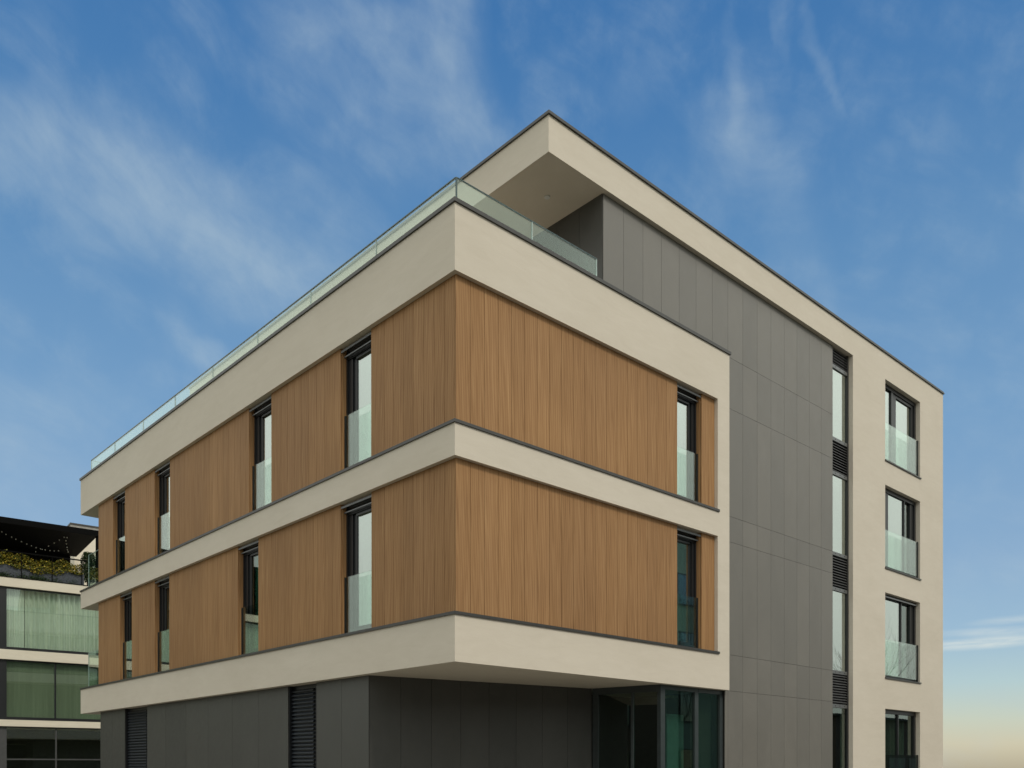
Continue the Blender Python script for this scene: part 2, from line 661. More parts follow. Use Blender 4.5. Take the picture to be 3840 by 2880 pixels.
# ------------------------------------------------------------------ the corner apartment building
BLD = thing('apartment_building', 'large apartment building with beige bands, wooden boards and dark grey cladding at its corner', 'building')
W, LEN = 7.578, 18.318
ZLB, ZLT, ZMB, ZMT, ZUB, ZPT = 1.667, 2.410, 4.905, 5.420, 7.808, 8.870
RB, RT = 10.643, 11.285
CAP = .048


def bx(mb, face, t0, t1, n0, n1, z0, z1):
    """t runs along the facade, n into the building"""
    return mb.box(n0, n1, t0, t1, z0, z1) if face == 'L' else mb.box(t0, t1, n0, n1, z0, z1)


# slab bands
m = MB()
m.box(0, W, 0, LEN, ZLB, ZLT)
m.box(7.146, W, 0, .30, ZLT, ZMB)
m.build('fascia_band', STUCCO, BLD)
m = MB()
m.box(0, W, 0, LEN, ZMB, ZMT)
m.box(7.146, W, 0, .30, ZMT, ZUB)
m.build('fascia_band', STUCCO, BLD)
m = MB()
m.box(0, .25, 0, LEN, ZUB, ZPT)
m.box(.25, W, 0, .25, ZUB, ZPT)
m.box(.25, W + 1, LEN - .25, LEN, ZUB, ZPT)
m.box(.25, W + 1, .25, LEN - .25, ZUB, 8.30)
m.build('parapet', STUCCO, BLD)


def coping(name, segs, z0, z1, drip=True):
    m = MB()
    for a in segs:
        m.box(*a, z0, z1)
    return m.build(name, COPING, BLD)


coping('coping', [(-.03, .28, -.03, LEN + .03), (.281, W + .03, -.03, .28), (.281, W + 1, LEN - .28, LEN + .03)], ZPT, ZPT + .062)
coping('sill', [(-.025, .12, -.025, LEN + .02), (.121, 7.19, -.025, .12)], ZMT, ZMT + CAP)
coping('sill', [(-.025, .12, -.025, LEN + .02), (.121, 7.19, -.025, .12)], ZLT, ZLT + CAP)

# wooden cladding with backing wall, storey by storey
WEND = 16.95


def cladding(face, t0, t1, z0, z1, n, widths, mat, thick=.022, wall=True, gap=.0065):
    m = MB()
    x, i = t0, 0
    edges = [t0]
    while x < t1 - 1e-3:
        w = widths[i % len(widths)]
        i += 1
        nx = x + w
        if nx > t1 - .09:
            nx = t1
        bx(m, face, x + gap / 2, nx - gap / 2, n, n + thick, z0, z1)
        x = nx
    return m


UPW = [(2.47, 3.48), (6.18, 7.19), (11.55, 12.56), (14.74, 15.69)]
LOW = [(2.46, 3.48), (6.76, 7.72), (11.59, 12.55), (14.21, 15.12)]
for (zb, zt, wins) in ((ZMT, ZUB, UPW), (ZLT, ZMB, LOW)):
    ts = [.085 + .024] + [t for w in wins for t in w] + [WEND]
    for a, b in zip(ts[::2], ts[1::2]):
        wd = [random.choice([.27, .28, .29, .29, .30, .15, .285]) for _ in range(30)]
        if a < 1:
            wd = [.262, .272, .286, .280, .287, .286, .272, .42]
        w = cladding('L', a, b, zb + .03, zt, .088, wd, WOOD)
        w.build('wood_cladding', WOOD, BLD)
        m = MB()
        a2 = .32 if a < 1 else a
        bx(m, 'L', a2 + .002, b - .002, .112, .34, zb, zt)
        m.build('backing_wall', DARK, BLD)
    for a, b in ((.085, 5.845), (6.679, 7.145)):
        wd = [.30] * 30 if a < 1 else [.235]
        w = cladding('R', a, b, zb + .03, zt, .082, wd, WOOD)
        w.build('wood_cladding', WOOD, BLD)
        m = MB()
        bx(m, 'R', a + .03, b - .002, .106, .32, zb, zt)
        m.build('backing_wall', DARK, BLD)
    MB().box(.12, 8, WEND - .25, WEND, zb, zt).build('end_wall', CEMENT_DARK, BLD)

# wooden reveals are added inside the windows; rooms behind
m = MB()
m.box(2.6, W, 2.75, 16.6, -EYE, ZLB)
m.box(2.6, W, 2.75, 16.6, ZLT, ZMB)
m.box(2.6, W, 2.75, 16.6, ZMT, ZUB)
m.box(W + .2, 18.6, 2.75, 15, -EYE, 10.6)
m.box(W + .2, 18.6, .36, 2.75, 2.0, 2.3)
m.box(W + .2, 18.6, .36, 2.75, 5.0, 5.3)
m.box(W + .2, 18.6, .36, 2.75, 8.0, 8.25)
m.box(W + .2, W + .4, .36, 2.75, -EYE, 8.8)
m.build('interior_core', ROOM, BLD)


def folds(face, t0, t1, n, z0, z1, amp=.035, pitch=.15, seed=0):
    """a hanging curtain with soft vertical folds"""
    m = MB()
    rnd = random.Random(seed)
    t, i, ph = t0, 0, 0.0
    cols = []
    while t <= t1 + 1e-6:
        cols.append((t, n + amp * math.sin(ph)))
        t += .02
        ph += .02 / pitch * 2 * math.pi * rnd.uniform(.6, 1.4)
    for (ta, na), (tb, nb_) in zip(cols, cols[1:]):
        b = len(m.v)
        q = [(ta, na, z0), (tb, nb_, z0), (tb, nb_, z1), (ta, na, z1)]
        m.v += [(nn, tt, zz) if face == 'L' else (tt, nn, zz) for tt, nn, zz in q]
        m.f.append((b, b + 1, b + 2, b + 3))
    return m


def tall_window(face, t0, t1, z0, z1, wood_near=True, curtain=None, far_frame=.30, dark=False, strip2=True):
    """full height window in the wooden wall; t0 is nearer the building corner"""
    nf = .20
    f = MB()
    lo = z0 + CAP + .02
    head = z1 - .20
    # outer frame
    bx(f, face, t0, t0 + .06, nf, nf + .10, lo, z1)
    bx(f, face, t1 - .06, t1, nf, nf + .10, lo, z1)
    bx(f, face, t0 + .06, t1 - .06, nf, nf + .10, lo, lo + .07)
    bx(f, face, t0 + .06, t1 - .06, nf + .01, nf + .10, head, z1)
    # sash frame, stepped back
    a, b = t0 + .06, t1 - .06
    if face == 'L':
        fa, fb = .05, far_frame - .06
    else:
        fa, fb = .05, far_frame - .06
    bx(f, face, a, a + fa, nf + .03, nf + .12, lo + .07, head)
    bx(f, face, b - fb * .55, b, nf + .03, nf + .12, lo + .07, head)
    bx(f, face, b - fb, b - fb * .55, nf + .06, nf + .12, lo + .07, head)
    bx(f, face, a + fa, b - fb, nf + .035, nf + .12, lo + .07, lo + .13)
    bx(f, face, a + fa, b - fb, nf + .035, nf + .12, head - .05, head)
    w = f.build('window', FRAME, BLD)
    p = MB()
    bx(p, face, a + fa, b - fb, nf + .075, nf + .085, lo + .13, head - .05)
    p.build('pane', PANE_DARK if dark else PANE, w)
    # wooden lining of the reveal
    r = MB()
    bx(r, face, t1 - .018, t1 - .001, .112, nf, z0 + .03, z1 - .001)
    bx(r, face, t0 + .001, t0 + .018, .112, nf, z0 + .03, z1 - .001)
    r.build('reveal_lining', WOOD, w)
    # blind guide strips below the lintel
    s = MB()
    bx(s, face, t0 + .002, t1 - .002, .095, .115, z1 - .085, z1 - .045)
    bx(s, face, t0 + .03, t1 - .02, .150, .17, z1 - .165, z1 - .145)
    s.build('blind_guide', STRIP, w)
    # glass balustrade with black side channel
    q = MB()
    bx(q, face, t0 + .02, t1 - .045, .172, .186, z0 + .10, z0 + 1.14)
    rg = q.build('glass_balustrade', RAILG, w)
    c = MB()
    bx(c, face, t1 - .045, t1 - .02, .155, .195, z0 + .06, z0 + 1.14)
    bx(c, face, t0 + .02, t1 - .045, .160, .195, z0 + .055, z0 + .095)
    c.build('side_channel', FRAME, w)
    if curtain:
        folds(face, a + fa, b - fb + .05, nf + .20, lo, head, .03, .16, int(t0 * 10)).build('curtain', curtain, w)
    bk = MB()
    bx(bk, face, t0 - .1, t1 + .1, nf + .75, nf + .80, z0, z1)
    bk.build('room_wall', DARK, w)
    return w


for i, (a, b) in enumerate(UPW):
    tall_window('L', a, b, ZMT, ZUB, curtain=CURT if i in (0, 1) else None)
for i, (a, b) in enumerate(LOW):
    tall_window('L', a, b, ZLT, ZMB, curtain=CURT if i == 0 else TEAL, dark=i > 0)
tall_window('R', 5.845, 6.679, ZMT, ZUB, far_frame=.22, curtain=CURT)
tall_window('R', 5.845, 6.679, ZLT, ZMB, far_frame=.20, curtain=TEAL)

# ---- grey cladding of the tall volume
JZ = [-EYE + .01, 1.668, 2.452, 4.903, 5.456, 7.794, 8.901, RB]
m = MB()
PW = (12.31 - 3.612) / 15
for k in range(15):
    x0, x1 = 3.612 + PW * k, 3.612 + PW * (k + 1)
    for j, (za, zb) in enumerate(zip(JZ, JZ[1:])):
        if j == 6:
            m.box(x0 + .003, x1 - .003, .10, .112, za + .003, zb)
        elif x1 > 7.6:
            m.box(max(x0 + .003, 7.56), x1 - .003, .10, .112, za + .003, zb - .003)
m.build('grey_cladding', CEMENT, BLD)
m = MB()
m.box(3.615, 12.305, .1125, .35, 8.3, RB - .01)
m.box(7.58, 12.305, .1125, .35, -EYE, 8.3)
m.build('backing_wall', DARK, BLD)
# terrace side of the top storey
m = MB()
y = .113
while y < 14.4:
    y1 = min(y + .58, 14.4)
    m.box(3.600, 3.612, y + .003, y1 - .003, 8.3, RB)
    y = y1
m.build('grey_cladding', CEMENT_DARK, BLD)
MB().box(3.6125, 3.9, .36, 14.4, 8.3, RB - .01).build('backing_wall', DARK, BLD)

# ---- roof slab and the beige end frame
UE, RV = 18.945, 15.08
m = MB()
m.box(2.08, UE, 0, RV, RB, RT)
m.build('roof', STUCCO, BLD)
m = MB()
m.box(2.05, UE + .035, -.035, RV + .03, RT, RT + .03)
m.box(2.065, UE + .02, -.022, RV + .02, RT + .03, RT + .065)
m.build('coping', COPING, BLD)
# end wall with its four window openings
OX0, OX1 = 15.05, 17.305
FW = [(-.95, 1.611), (2.435, 4.780), (5.428, 7.710), (8.361, 10.587)]
m = MB()
m.box(13.196, OX0, 0, .35, -EYE, RB)
m.box(OX1, UE, 0, .35, -EYE, RB)
zs = [-EYE] + [z for w in FW for z in w] + [RB]
for za, zb in zip(zs[::2], zs[1::2]):
    m.box(OX0, OX1, 0, .35, za, zb)
m.box(UE - .35, UE, .35, RV, -EYE, RB)
m.build('end_frame_wall', STUCCO, BLD)
m = MB()
m.box(3.95, UE - .36, 14.6, RV, -EYE, RB - .01)
m.build('rear_wall', STUCCO, BLD)
# soffit lamp under the terrace roof
m = MB()
pts = [(2.92 + .055 * math.cos(t * math.pi / 8), .875 + .055 * math.sin(t * math.pi / 8)) for t in range(16)]
m.prism(pts, RB - .018, RB - .001)
m.build('soffit_lamp', WHITE, BLD)


def frame_window(z0, z1, kind):
    f = MB()
    a, b = OX0, OX1
    n = .125
    lo, hi = z0 + .03, z1
    bx(f, 'R', b - .10, b, n, n + .09, lo, hi)
    bx(f, 'R', a, a + .08, n, n + .09, lo, hi)
    bx(f, 'R', a + .08, b - .10, n, n + .09, lo, lo + .10)
    bx(f, 'R', a + .08, b - .10, n, n + .09, hi - .11, hi)
    panes = []
    if kind == 'top':
        bx(f, 'R', 15.73, 15.85, n + .012, n + .09, lo + .10, hi - .11)
        bx(f, 'R', 15.85, 16.06, n + .03, n + .10, lo + .10, hi - .11)
        bx(f, 'R', 16.06, 17.205, n + .03, n + .10, hi - .19, hi - .11)
        bx(f, 'R', 17.06, 17.205, n + .03, n + .10, lo + .10, hi - .19)
        panes = [(15.13, 15.73, .05, hi - .11), (16.06, 17.06, .065, hi - .19)]
    elif kind == 'low':
        bx(f, 'R', 16.14, 16.20, n + .01, n + .09, lo + .10, hi - .11)
        panes = [(15.13, 16.14, .05, hi - .11), (16.20, 17.205, .05, hi - .11)]
    else:
        lf = 15.55 if kind == 'third' else 15.25
        mu = 16.54 if kind == 'third' else 16.34
        bx(f, 'R', 15.13, lf, n + .02, n + .09, lo + .10, hi - .11)
        bx(f, 'R', mu, mu + .035, n + .004, n + .09, lo + .10, hi - .11)
        bx(f, 'R', 16.98, 17.205, n + .03, n + .10, lo + .10, hi - .11)
        panes = [(lf, mu, .04, hi - .11), (mu + .035, 16.98, .075, hi - .11)]
    w = f.build('window', FRAME, BLD)
    for pa, pb, pn, ph in panes:
        p = MB()
        bx(p, 'R', pa, pb, n + pn, n + pn + .01, lo + .10, ph)
        p.build('pane', PANE_DARK if (kind == 'low' or pa > 16.3 and kind != 'top') else PANE, w)
    if kind != 'low':
        s = MB()
        bx(s, 'R', a - .02, b + .035, -.03, .125, z0 - .002, z0 + .03)
        s.build('window_sill', COPING, w)
        if kind == 'second':
            s = MB()
            bx(s, 'R', a + .01, b - .02, .07, .085, hi - .10, hi - .065)
            s.build('blind_guide', STRIP, w)
    q = MB()
    top = z0 + 1.10 if kind != 'low' else .36
    bx(q, 'R', a + .02, b - .07, .055, .069, max(z0, -.9) + .10, top)
    q.build('glass_balustrade', RAILG if kind != 'low' else PANE_DARK, w)
    c = MB()
    bx(c, 'R', b - .07, b - .035, .04, .09, z0 + .04, top + .01)
    c.build('side_channel', FRAME, w)
    cu = {'low': CURT_DARK, 'third': CURT, 'second': CURT, 'top': CURT}[kind]
    folds('R', a + .1, b - .15 if kind != 'third' else 16.3, .45, lo, hi, .06 if kind == 'low' else .03, .30 if kind == 'low' else .16, 5).build('curtain', cu, w)
    return w


for (za, zb), k in zip(FW, ('low', 'second', 'third', 'top')):
    frame_window(za, zb, k)

# ---- the narrow column of windows and louvres between grey wall and end frame
C0, C1 = 12.312, 13.194
f = MB()
bx(f, 'R', C1 - .075, C1, .118, .20, -EYE, RB)
bx(f, 'R', C0, C0 + .05, .125, .20, -EYE, RB)
colw = f.build('stair_window', FRAME, BLD)
SEG = [('l', 10.225, RB), ('g', 8.375, 10.12), ('l', 7.52, 8.27), ('g', 5.475, 7.425), ('l', 4.62, 5.37), ('g', 2.475, 4.495), ('l', 1.585, 2.385), ('g', -1.5, 1.53)]
for kd, za, zb in SEG:
    if kd == 'l':
        l = MB()
        nsl = max(5, int(round((zb - za) / .066)))
        for i in range(nsl):
            z = za + (i + .5) * (zb - za) / nsl
            b = len(l.v)
            h = (zb - za) / nsl
            xs = (C0 + .02, C1 - .075)
            prof = [(.122, z - h * .40), (.165, z + h * .20), (.165, z + h * .32), (.122, z - h * .22)]
            for x in xs:
                l.v += [(x, n_, z_) for n_, z_ in prof]
            l.f += [(b, b + 4, b + 5, b + 1), (b + 1, b + 5, b + 6, b + 2), (b + 2, b + 6, b + 7, b + 3), (b + 3, b + 7, b + 4, b),
                    (b, b + 1, b + 2, b + 3), (b + 4, b + 7, b + 6, b + 5)]
        l.build('louvre', LOUVRE, colw)
        MB().box(C0, C1, .201, .23, za - .02, zb).build('louvre_back', BLACKM, colw)
    else:
        MB().box(C0 + .05, C1 - .075, .150, .160, za, zb).build('pane', PANE if za > 1.6 else PANE_DARK, colw)
        for z0, z1 in (((za - .088, za), (zb, zb + .088)) if za > 0 else ((zb, zb + .088),)):
            MB().box(C0 + .02, C1 - .075, .119, .20, z0, z1).build('transom', STRIP, colw)
            for t in (.18, .42, .66):
                zz = (z0 + z1) / 2
                MB().box(C0 + t - .012, C0 + t + .012, .1165, .119, zz - .012, zz + .012).build('fixing', BLACKM, colw)
m = MB()
m.box(12.34, 12.9, .80, .82, -EYE, RB - .2)
m.build('stair_blind', CURT, BLD)

# ---- terrace balustrade on the parapet
def balustrade_panels():
    f = MB()
    zt, zb = 9.297, ZPT + .063
    js = [.06, 2.284, 4.536, 6.751, 8.975, 11.169, 13.314, 15.488, 17.528]
    rail = MB()
    rail.box(.04, .10, .02, 17.55, zb, zb + .02)
    rail.box(.101, 3.36, .02, .08, zb, zb + .02)
    par = rail.build('terrace_balustrade', COPING, BLD)
    for a, b in zip(js, js[1:]):
        MB().box(.062, .078, a + .006, b - .006, zb + .021, zt).build('glass_panel', TERRG, par)
    for a, b in ((.085, 1.72), (1.735, 3.10), (3.112, 3.355)):
        MB().box(a, b, .040, .056, zb + .021, zt).build('glass_panel', TERRG, par)
    MB().box(.10, 3.5, 17.50, 17.516, zb + .021, zt).build('glass_panel', TERRG, par)
    e = MB()
    for a in js[1:-1]:
        e.box(.060, .080, a - .006, a + .006, zb + .021, zt)
    e.box(.060, .080, js[-1] - .006, js[-1] + .006, zb + .021, zt)
    e.box(1.72, 1.735, .038, .058, zb + .021, zt)
    e.box(3.355, 3.372, .038, .058, zb + .021, zt)
    e.build('glass_joint', GEDGE_PALE, par)
    t = MB()
    t.box(.055, .085, .06, 17.53, zt, zt + .018)
    t.box(.086, 3.37, .036, .060, zt, zt + .016)
    t.box(.060, .080, .038, .059, zb + .021, zt + .012)
    t.box(.1, 3.5, 17.498, 17.518, zt, zt + .010)
    t.build('top_edge', GEDGE, par)


balustrade_panels()

# balconies behind the wooden corner at the far left end
for z0 in (ZLT + CAP, ZMT + CAP):
    pr = MB().box(.13, .17, 16.97, 18.05, z0, z0 + .03).box(.171, 6, 18.01, 18.05, z0, z0 + .03).build('balcony_balustrade', COPING, BLD)
    MB().box(.142, .156, 16.97, 18.03, z0 + .031, z0 + 1.07).build('glass_panel', TERRG, pr)
    MB().box(.165, 6, 18.022, 18.036, z0 + .031, z0 + 1.07).build('glass_panel', TERRG, pr)
    e = MB().box(.140, .163, 18.031, 18.046, z0 + .031, z0 + 1.08)
    e.box(.140, .158, 16.97, 18.03, z0 + 1.07, z0 + 1.08)
    e.build('glass_joint', GEDGE_PALE, pr)

# ---- ground floor
GFW = [(4.476, 5.507), (13.28, 14.839)]
GFO = [(4.476, 5.60), (13.28, 14.95)]
bk = MB()
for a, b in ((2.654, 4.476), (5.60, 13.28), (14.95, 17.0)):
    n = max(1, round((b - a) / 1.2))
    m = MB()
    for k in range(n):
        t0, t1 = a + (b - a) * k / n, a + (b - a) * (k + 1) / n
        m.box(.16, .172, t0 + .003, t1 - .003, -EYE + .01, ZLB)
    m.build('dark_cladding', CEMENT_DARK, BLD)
    bk.box(.1725, .40, a + .01, b - .005, -EYE, ZLB - .001)
bk.build('backing_wall', DARK, BLD)
for a, b in GFO:
    s = MB()
    pitch = .078
    for i in range(int((ZLB + EYE) / pitch)):
        z = -EYE + i * pitch
        b0 = len(s.v)
        for yy in (a + .24, b - .03):
            s.v += [(.225, yy, z + .010), (.268, yy, z + .052), (.268, yy, z + .070), (.225, yy, z + .030)]
        s.f += [(b0, b0 + 1, b0 + 5, b0 + 4), (b0 + 1, b0 + 2, b0 + 6, b0 + 5), (b0 + 2, b0 + 3, b0 + 7, b0 + 6), (b0 + 3, b0, b0 + 4, b0 + 7),
                (b0 + 3, b0 + 2, b0 + 1, b0), (b0 + 4, b0 + 5, b0 + 6, b0 + 7)]
    sh = s.build('roller_shutter', SHUTTER, BLD)
    g2 = MB()
    g2.box(.18, .27, b - .03, b, -EYE, ZLB)
    g2.box(.18, .27, a, a + .04, -EYE, ZLB)
    g2.box(.27, .30, a, b, -EYE, ZLB)
    g2.build('shutter_frame', FRAME, sh)

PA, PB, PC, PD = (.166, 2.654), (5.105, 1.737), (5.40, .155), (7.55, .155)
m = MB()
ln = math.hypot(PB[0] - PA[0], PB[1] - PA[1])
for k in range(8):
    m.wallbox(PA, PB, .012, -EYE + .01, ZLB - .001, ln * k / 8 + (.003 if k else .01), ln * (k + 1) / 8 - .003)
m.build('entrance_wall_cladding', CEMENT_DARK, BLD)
m = MB()
m.wallbox(PA, PB, .2, -EYE, ZLB - .002, .03, ln, .0125)
m.build('backing_wall', DARK, BLD)
# entrance glazing: side screen and front screen
ent = MB()
ls = math.hypot(PC[0] - PB[0], PC[1] - PB[1])
ent.wallbox(PB, PC, .07, -EYE, ZLB - .003, .02, .16)
ent.wallbox(PB, PC, .07, -EYE, ZLB - .003, ls * .58, ls * .58 + .05)
ent.wallbox(PB, PC, .07, ZLB - .14, ZLB - .003, .16, ls * .58)
ent.wallbox(PB, PC, .07, ZLB - .14, ZLB - .003, ls * .58 + .05, ls - .02)
ent.box(5.40, 5.54, .155, .245, -EYE, ZLB - .002)
ent.box(6.56, 6.68, .160, .245, -EYE, ZLB - .002)
ent.box(7.46, 7.56, .155, .245, -EYE, ZLB - .002)
ent.box(5.54, 6.56, .155, .245, ZLB - .09, ZLB - .002)
ent.box(6.68, 7.46, .155, .245, ZLB - .09, ZLB - .002)
en = ent.build('entrance_glazing', mk_plain('entrance_frame_metal', (.045, .055, .058), .3), BLD)
MB().wallbox(PB, PC, .01, -EYE, ZLB - .14, .16, ls * .58, .03).build('pane', PANE_DARK, en)
MB().wallbox(PB, PC, .01, -EYE, ZLB - .14, ls * .58 + .05, ls - .02, .03).build('pane', PANE_DARK, en)
MB().box(5.54, 6.56, .195, .205, -EYE, ZLB - .09).build('pane', PANE_DARK, en)
MB().box(6.68, 7.46, .195, .205, -EYE, ZLB - .09).build('pane', PANE_DARK, en)
MB().box(6.19, 6.76, .60, .64, -EYE, 1.13).build('inner_door', mk_plain('green_glass_door', (.30, .50, .43), .3), en)
MB().box(6.80, 7.52, .42, .46, -EYE, ZLB - .02).build('lobby_panel', mk_plain('lobby_panel_grey', (.15, .14, .12), .7), en)
MB().box(7.5, 7.7, .36, 2.7, -EYE, ZLB - .01).build('lobby_wall', ROOM, BLD)
MB().box(6.75, 6.95, .9, 1.3, ZLB - .14, ZLB - .10).build('lobby_lamp', mk_plain('warm_lamp', (.8, .7, .3), .5), BLD)

# ------------------------------------------------------------------ neighbouring building on the left
NX, NY, NR = .849, 31.954, R(-6.23)
NB = thing('neighbouring_apartment_building', 'neighbouring apartment building with large curtained windows and black roof canopy at the left edge', 'building', (NX, NY, 0), NR)


def nbx(name, mat, parent, *boxes):
    m = MB()
    for b in boxes:
        m.box(*b)
    return m.build(name, mat, parent)


X0, X1 = -18.5, 9.0
for z0, z1 in ((7.80, 8.19), (4.67, 5.09), (1.79, 2.07)):
    nbx('fascia_band', STUCCO_PALE, NB, (X0, X1, -.12, 10, z0, z1))
nbx('dark_ledge', BLACKM, NB, (X0, X1, -.14, .2, 8.191, 8.22))
# storeys
for si, (z0, z1, mul) in enumerate(((5.09, 7.80, []), (2.07, 4.67, [2.14]), (-EYE, 1.79, [2.17]))):
    nbx('room_wall', ROOM, NB, (X0, X1, 3.0, 3.2, z0, z1))
    xs = [-18.2, -12.0, -5.9, .0, 8.8]
    for a, b in zip(xs, xs[1:]):
        a2, b2 = a + .25, b - .12
        f = MB()
        f.box(a - .12, a2, .0, .30, z0, z1)
        f.box(a2, b2, .0, .12, z0, z0 + .13)
        f.box(a2, b2, .0, .12, z1 - .06, z1)
        ml = mul if a == 0 else ([a + 2.9] if si else [])
        for q in ml:
            f.box(q - .03, q + .03, .02, .1, z0 + .13, z1 - .06)
        if si == 2:
            f.box(a2, b2, .03, .1, .34, .40)
        w = f.build('window', FRAME if si < 2 else LOUVRE, NB)
        MB().box(a2, b2, .055, .065, z0 + .13, z1 - .06).build('pane', NPANE, w)
        if si == 0:
            folds('R', a2 + .02, a2 + .70, .22, z0 + .02, z1 - .02, .012, .10, 3).build('curtain', CURT, w)
            folds('R', a2 + .72, b2, .22, z0 + .02, z1 - .02, .07, .20, int(a) + 40).build('curtain', CURT, w)
        elif si == 1:
            MB().box(a2 + .01, b2 - .01, .18, .19, z0 + .02, z1 - .02).build('roller_blind', BLIND, w)
nbx('side_wall', STUCCO_PALE, NB, (X1 - .01, X1 + .2, 0, 10, -EYE, 8.19))
nbx('rear_wall', STUCCO_PALE, NB, (X0, X1, 9.7, 9.95, -EYE, 8.19), (X0 - .2, X0, 0, 10, -EYE, 8.19))
# roof terrace: dark canopy, its post, dark back wall, pale penthouse wall beside it
cn = nbx('roof_canopy', BLACKM, NB, (-18.5, 3.92, -.12, 5.2, 10.60, 10.76), (-18.5, 3.92, -.12, .02, 10.50, 10.60))
nbx('canopy_post', BLACKM, NB, (3.80, 3.94, -.05, .1, 8.22, 10.50), (-8, -7.86, -.05, .1, 8.22, 10.5))
nbx('terrace_back_wall', BLACKM, NB, (-18.5, 3.62, 5.0, 5.2, 8.19, 10.60))
nbx('penthouse_wall', STUCCO_PALE, NB, (3.9, 8.5, 5.6, 9.0, 8.19, 12.0))
pr = nbx('penthouse_roof', CONCRETE, NB, (3.75, 8.9, 5.7, 9.6, 12.10, 12.33))
nbx('coping', COPING, NB, (3.72, 8.95, 5.66, 9.65, 12.331, 12.40))
rl = nbx('terrace_railing', BLACKM, NB, (-18.5, 3.42, -.03, .03, 9.31, 9.36))
for k in range(18):
    nbx('baluster', BLACKM, rl, (3.2 - k * 1.2, 3.23 - k * 1.2, -.01, .02, 8.22, 9.31))

# planter with autumn hedge on the terrace edge
PL = thing('planter', 'long dark slate planter box on the neighbouring roof terrace under the black canopy', 'planter', (NX, NY, 0), NR)
nbx('box', SLATE, PL, (-12, 3.32, .08, .55, 8.22, 8.78))
nbx('soil', DARK, PL, (-11.9, 3.25, .12, .5, 8.781, 8.80))
HG = thing('hedge', 'yellow green leafy hedge spilling over the dark planter on the left roof terrace', 'hedge', (NX, NY, 0), NR)
m = MB()
for i in range(9000):
    x = random.uniform(-8, 3.25)
    top = 9.30 - .05 * max(0, x) + .09 * math.sin(x * 3.1) + .06 * math.sin(x * 8.3)
    drop = 8.62 + .10 * math.sin(x * 2.3 + 1) + .05 * math.sin(x * 7.7)
    z = random.uniform(drop, top)
    y = .06 + random.random() ** 1.6 * .45 if z > 8.82 else random.uniform(-.03, .08)
    m.leaf((x, y, z), random.uniform(.030, .062))
m.build('foliage', LEAF, HG)
m = MB()
for i in range(40):
    x = -7.8 + i * .28
    m.tube([(x, .3, 8.78), (x + random.uniform(-.1, .1), .3, 9.0), (x + random.uniform(-.15, .15), .28, 9.2)], [.012, .009, .005], 5)
m.build('stem', BARK, HG)
low_ = MB()
for cx_, n_ in ((-.9, 160), (-.1, 200), (.25, 160), (.9, 150), (1.35, 260), (1.7, 120), (2.2, 70), (2.8, 60)):
    for i in range(n_):
        low_.leaf((cx_ + random.gauss(0, .16), random.uniform(.0, .07), 8.24 + abs(random.gauss(0, .10))), random.uniform(.018, .04))
tag(low_.build('trailing_plant', LEAF_G, None), 'low green trailing plants along the foot of the slate planter', 'plant')
bpy.data.objects['trailing_plant'].location = (NX, NY, 0)
bpy.data.objects['trailing_plant'].rotation_euler = (0, 0, NR)
SH = thing('shrub', 'dark green bushy shrub at the right end of the roof terrace planter', 'shrub', (NX, NY, 0), NR)
m = MB()
for i in range(2600):
    a_ = random.uniform(0, 2 * math.pi)
    r_ = random.random() ** .6
    z = random.uniform(8.5, 9.85)
    w_ = .36 * (1 - abs((z - 9.1) / .95) ** 2.2 * .7)
    m.leaf((3.58 + math.cos(a_) * r_ * w_, .55 + math.sin(a_) * r_ * w_, z), random.uniform(.03, .06))
m.build('foliage', LEAF_G, SH)
m = MB()
for k in range(5):
    m.tube([(3.55 + k * .02, .55, 8.22), (3.5 + k * .05, .55, 8.9), (3.42 + k * .08, .5, 9.6)], [.02, .014, .006], 6)
m.build('stem', BARK, SH)

# string lights under the canopy
BULB = M('frosted_bulb', .4)
BULB.color((.75, .75, .7))
BULB = BULB.m
s1 = [(0.24, 10.48), (0.42, 10.44), (0.67, 10.40), (0.86, 10.37), (1.11, 10.34), (1.35, 10.31), (1.57, 10.3), (1.79, 10.29), (2.0, 10.3), (2.23, 10.33), (2.47, 10.37), (2.68, 10.43), (2.9, 10.51)]
s2 = [(1.94, 10.34), (2.13, 10.37), (2.31, 10.44), (2.47, 10.50), (2.59, 10.54), (2.7, 10.57)]
s3 = [(2.81, 10.56), (2.85, 10.53), (2.96, 10.5), (3.07, 10.46), (3.17, 10.45), (3.29, 10.47)]
depths = [lambda i: 1.5 + .2 * i, lambda i: 4 - .55 * i, lambda i: 1.2 + .5 * i]
names = ['string of small pale bulbs sagging along the left half of the black canopy', 'string of pale bulbs rising towards the middle of the black canopy',
         'short string of pale bulbs hanging near the canopy end by the pale wall']
for sx, dp, nm in zip((s1, s2, s3), depths, names):
    SL = thing('string_lights', nm, 'lights', (NX, NY, 0), NR, 'string lights under the roof canopy')
    pts = [(x, dp(i), z) for i, (x, z) in enumerate(sx)]
    MB().tube([(x, y, z + .035) for x, y, z in pts], .006, 5).build('cable', BLACKM, SL)
    for x, y, z in pts:
        b = MB()
        b.tube([(x, y, z + .03), (x, y, z + .018), (x, y, z), (x, y, z - .02), (x, y, z - .03)], [.008, .022, .030, .022, .006], 8)
        b.build('bulb', BULB, SL)

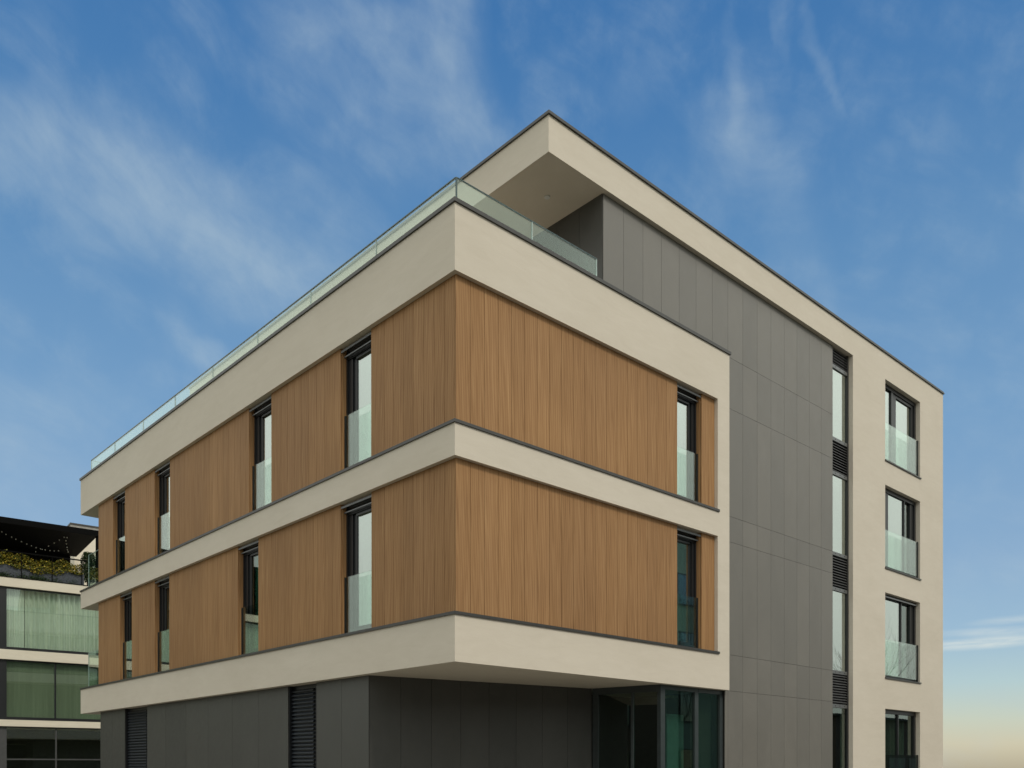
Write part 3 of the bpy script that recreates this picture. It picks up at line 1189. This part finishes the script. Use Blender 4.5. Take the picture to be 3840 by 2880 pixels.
# ------------------------------------------------------------------ behind the photographer: blocks added to darken reflections, and trees mirrored in the glass
OH = thing('added_opposite_block', 'unseen dull green block added across the street for dark reflections in the panes', 'building', (18, -22, 0), 0)  # unseen, added with size and colour set for what the panes mirror
nbx('wall', mk_plain('dull_green_render', (.16, .235, .195), .9), OH, (6, 18, -5, 5, -EYE, 12.8))
nbx('roof', mk_plain('dark_roofing', (.05, .05, .05), .8), OH, (5.7, 18.3, -5.3, 5.3, 12.801, 13.1))
for x in (8, 12, 16):
    for z in (-.6, 2.5, 5.6, 8.7):
        w = nbx('window', FRAME, OH, (x - .8, x + .8, 5.0, 5.06, z - .1, z + 1.6))
        nbx('pane', PANE_DARK, w, (x - .72, x + .72, 5.061, 5.07, z - .02, z + 1.52))
GR = thing('added_garage_row', 'unseen low garage row added beyond the opposite block to darken ground floor reflections', 'garage', (62, -20, 0), 0, 'added garage rows across the street')  # added so the lowest panes mirror something dark
nbx('wall', mk_plain('dark_brick', (.07, .055, .045), .9), GR, (-16, 14, -3, 3, -EYE, 3.4))
nbx('roof', mk_plain('garage_roofing', (.04, .04, .04), .8), GR, (-16.2, 14.2, -3.2, 3.2, 3.401, 3.55))
for k in range(9):
    nbx('garage_door', LOUVRE, GR, (-15 + k * 3.2, -12.4 + k * 3.2, 3.0, 3.04, -EYE, .7))


GR2 = thing('added_garage_row', 'unseen low garage row added across from the corner to cut low sky light', 'garage', (7, -20, 0), 0, 'added garage rows across the street')  # added out of view to hold low sky off the ground floor
nbx('wall', mk_plain('dark_brick_wall', (.07, .055, .045), .9), GR2, (-16, 14, -3, 3, -EYE, 4.6))
nbx('roof', mk_plain('garage_felt', (.04, .04, .04), .8), GR2, (-16.2, 14.2, -3.2, 3.2, 4.601, 4.75))
for k in range(9):
    nbx('garage_door', LOUVRE, GR2, (-15 + k * 3.2, -12.4 + k * 3.2, 3.0, 3.04, -EYE, .7))


SB = thing('added_side_block', 'unseen dark brick block added on the left to darken reflections and low walls', 'building', (-30, 5, 0), 0)  # unseen, added to darken entrance reflections and the left ground floor
nbx('wall', mk_plain('side_block_brick', (.09, .075, .06), .9), SB, (-5, 5, -12, 11, -EYE, 7.4))
nbx('roof', mk_plain('side_block_roofing', (.05, .05, .05), .8), SB, (-5.3, 5.3, -12.3, 11.3, 7.401, 7.7))
for y in (-10, -6, -2, 2, 6):
    for z in (-.6, 2.4, 5.0):
        w = nbx('window', FRAME, SB, (5.0, 5.06, y, y + 1.6, z - .1, z + 1.5))
        nbx('pane', PANE_DARK, w, (5.061, 5.07, y + .08, y + 1.52, z - .02, z + 1.42))


def bare_tree(x, y, h, seed):
    rnd = random.Random(seed)
    T = thing('bare_tree', 'leafless tree with fine twigs beside the street, number of trunks one', 'tree', (x, y, 0))
    tr, tw = MB(), MB()

    def grow(p, d, ln, r, lv):
        pts, rad = [p], [r]
        q = Vector(p)
        dd = Vector(d)
        for i in range(4):
            dd = (dd + Vector((rnd.uniform(-.16, .16), rnd.uniform(-.16, .16), rnd.uniform(-.03, .12)))).normalized()
            q = q + dd * ln / 4
            pts.append(tuple(q))
            rad.append(r * (1 - .14 * (i + 1)))
        (tr if lv < 2 else tw).tube(pts, rad, 7 if lv < 2 else 4)
        if lv < 4:
            for k in range(4 if lv < 3 else 3):
                i = rnd.choice((2, 3, 4))
                nd = (dd + Vector((rnd.uniform(-.9, .9), rnd.uniform(-.9, .9), rnd.uniform(-.1, .5)))).normalized()
                grow(pts[i], nd, ln * rnd.uniform(.55, .75), rad[i] * .6, lv + 1)
    grow((0, 0, -EYE), (0, 0, 1), h * .38, .24, 0)
    tr.build('trunk', BARK, T)
    tw.build('twigs', BARK, T)
    return T


t1 = bare_tree(37.4, -10.8, 10.5, 3)
t1['label'] = 'leafless street tree further along the pavement, mirrored in the second floor glass'
t2 = bare_tree(49, -15.2, 13.5, 9)
t2['label'] = 'taller leafless tree across the street beyond the rendered house'
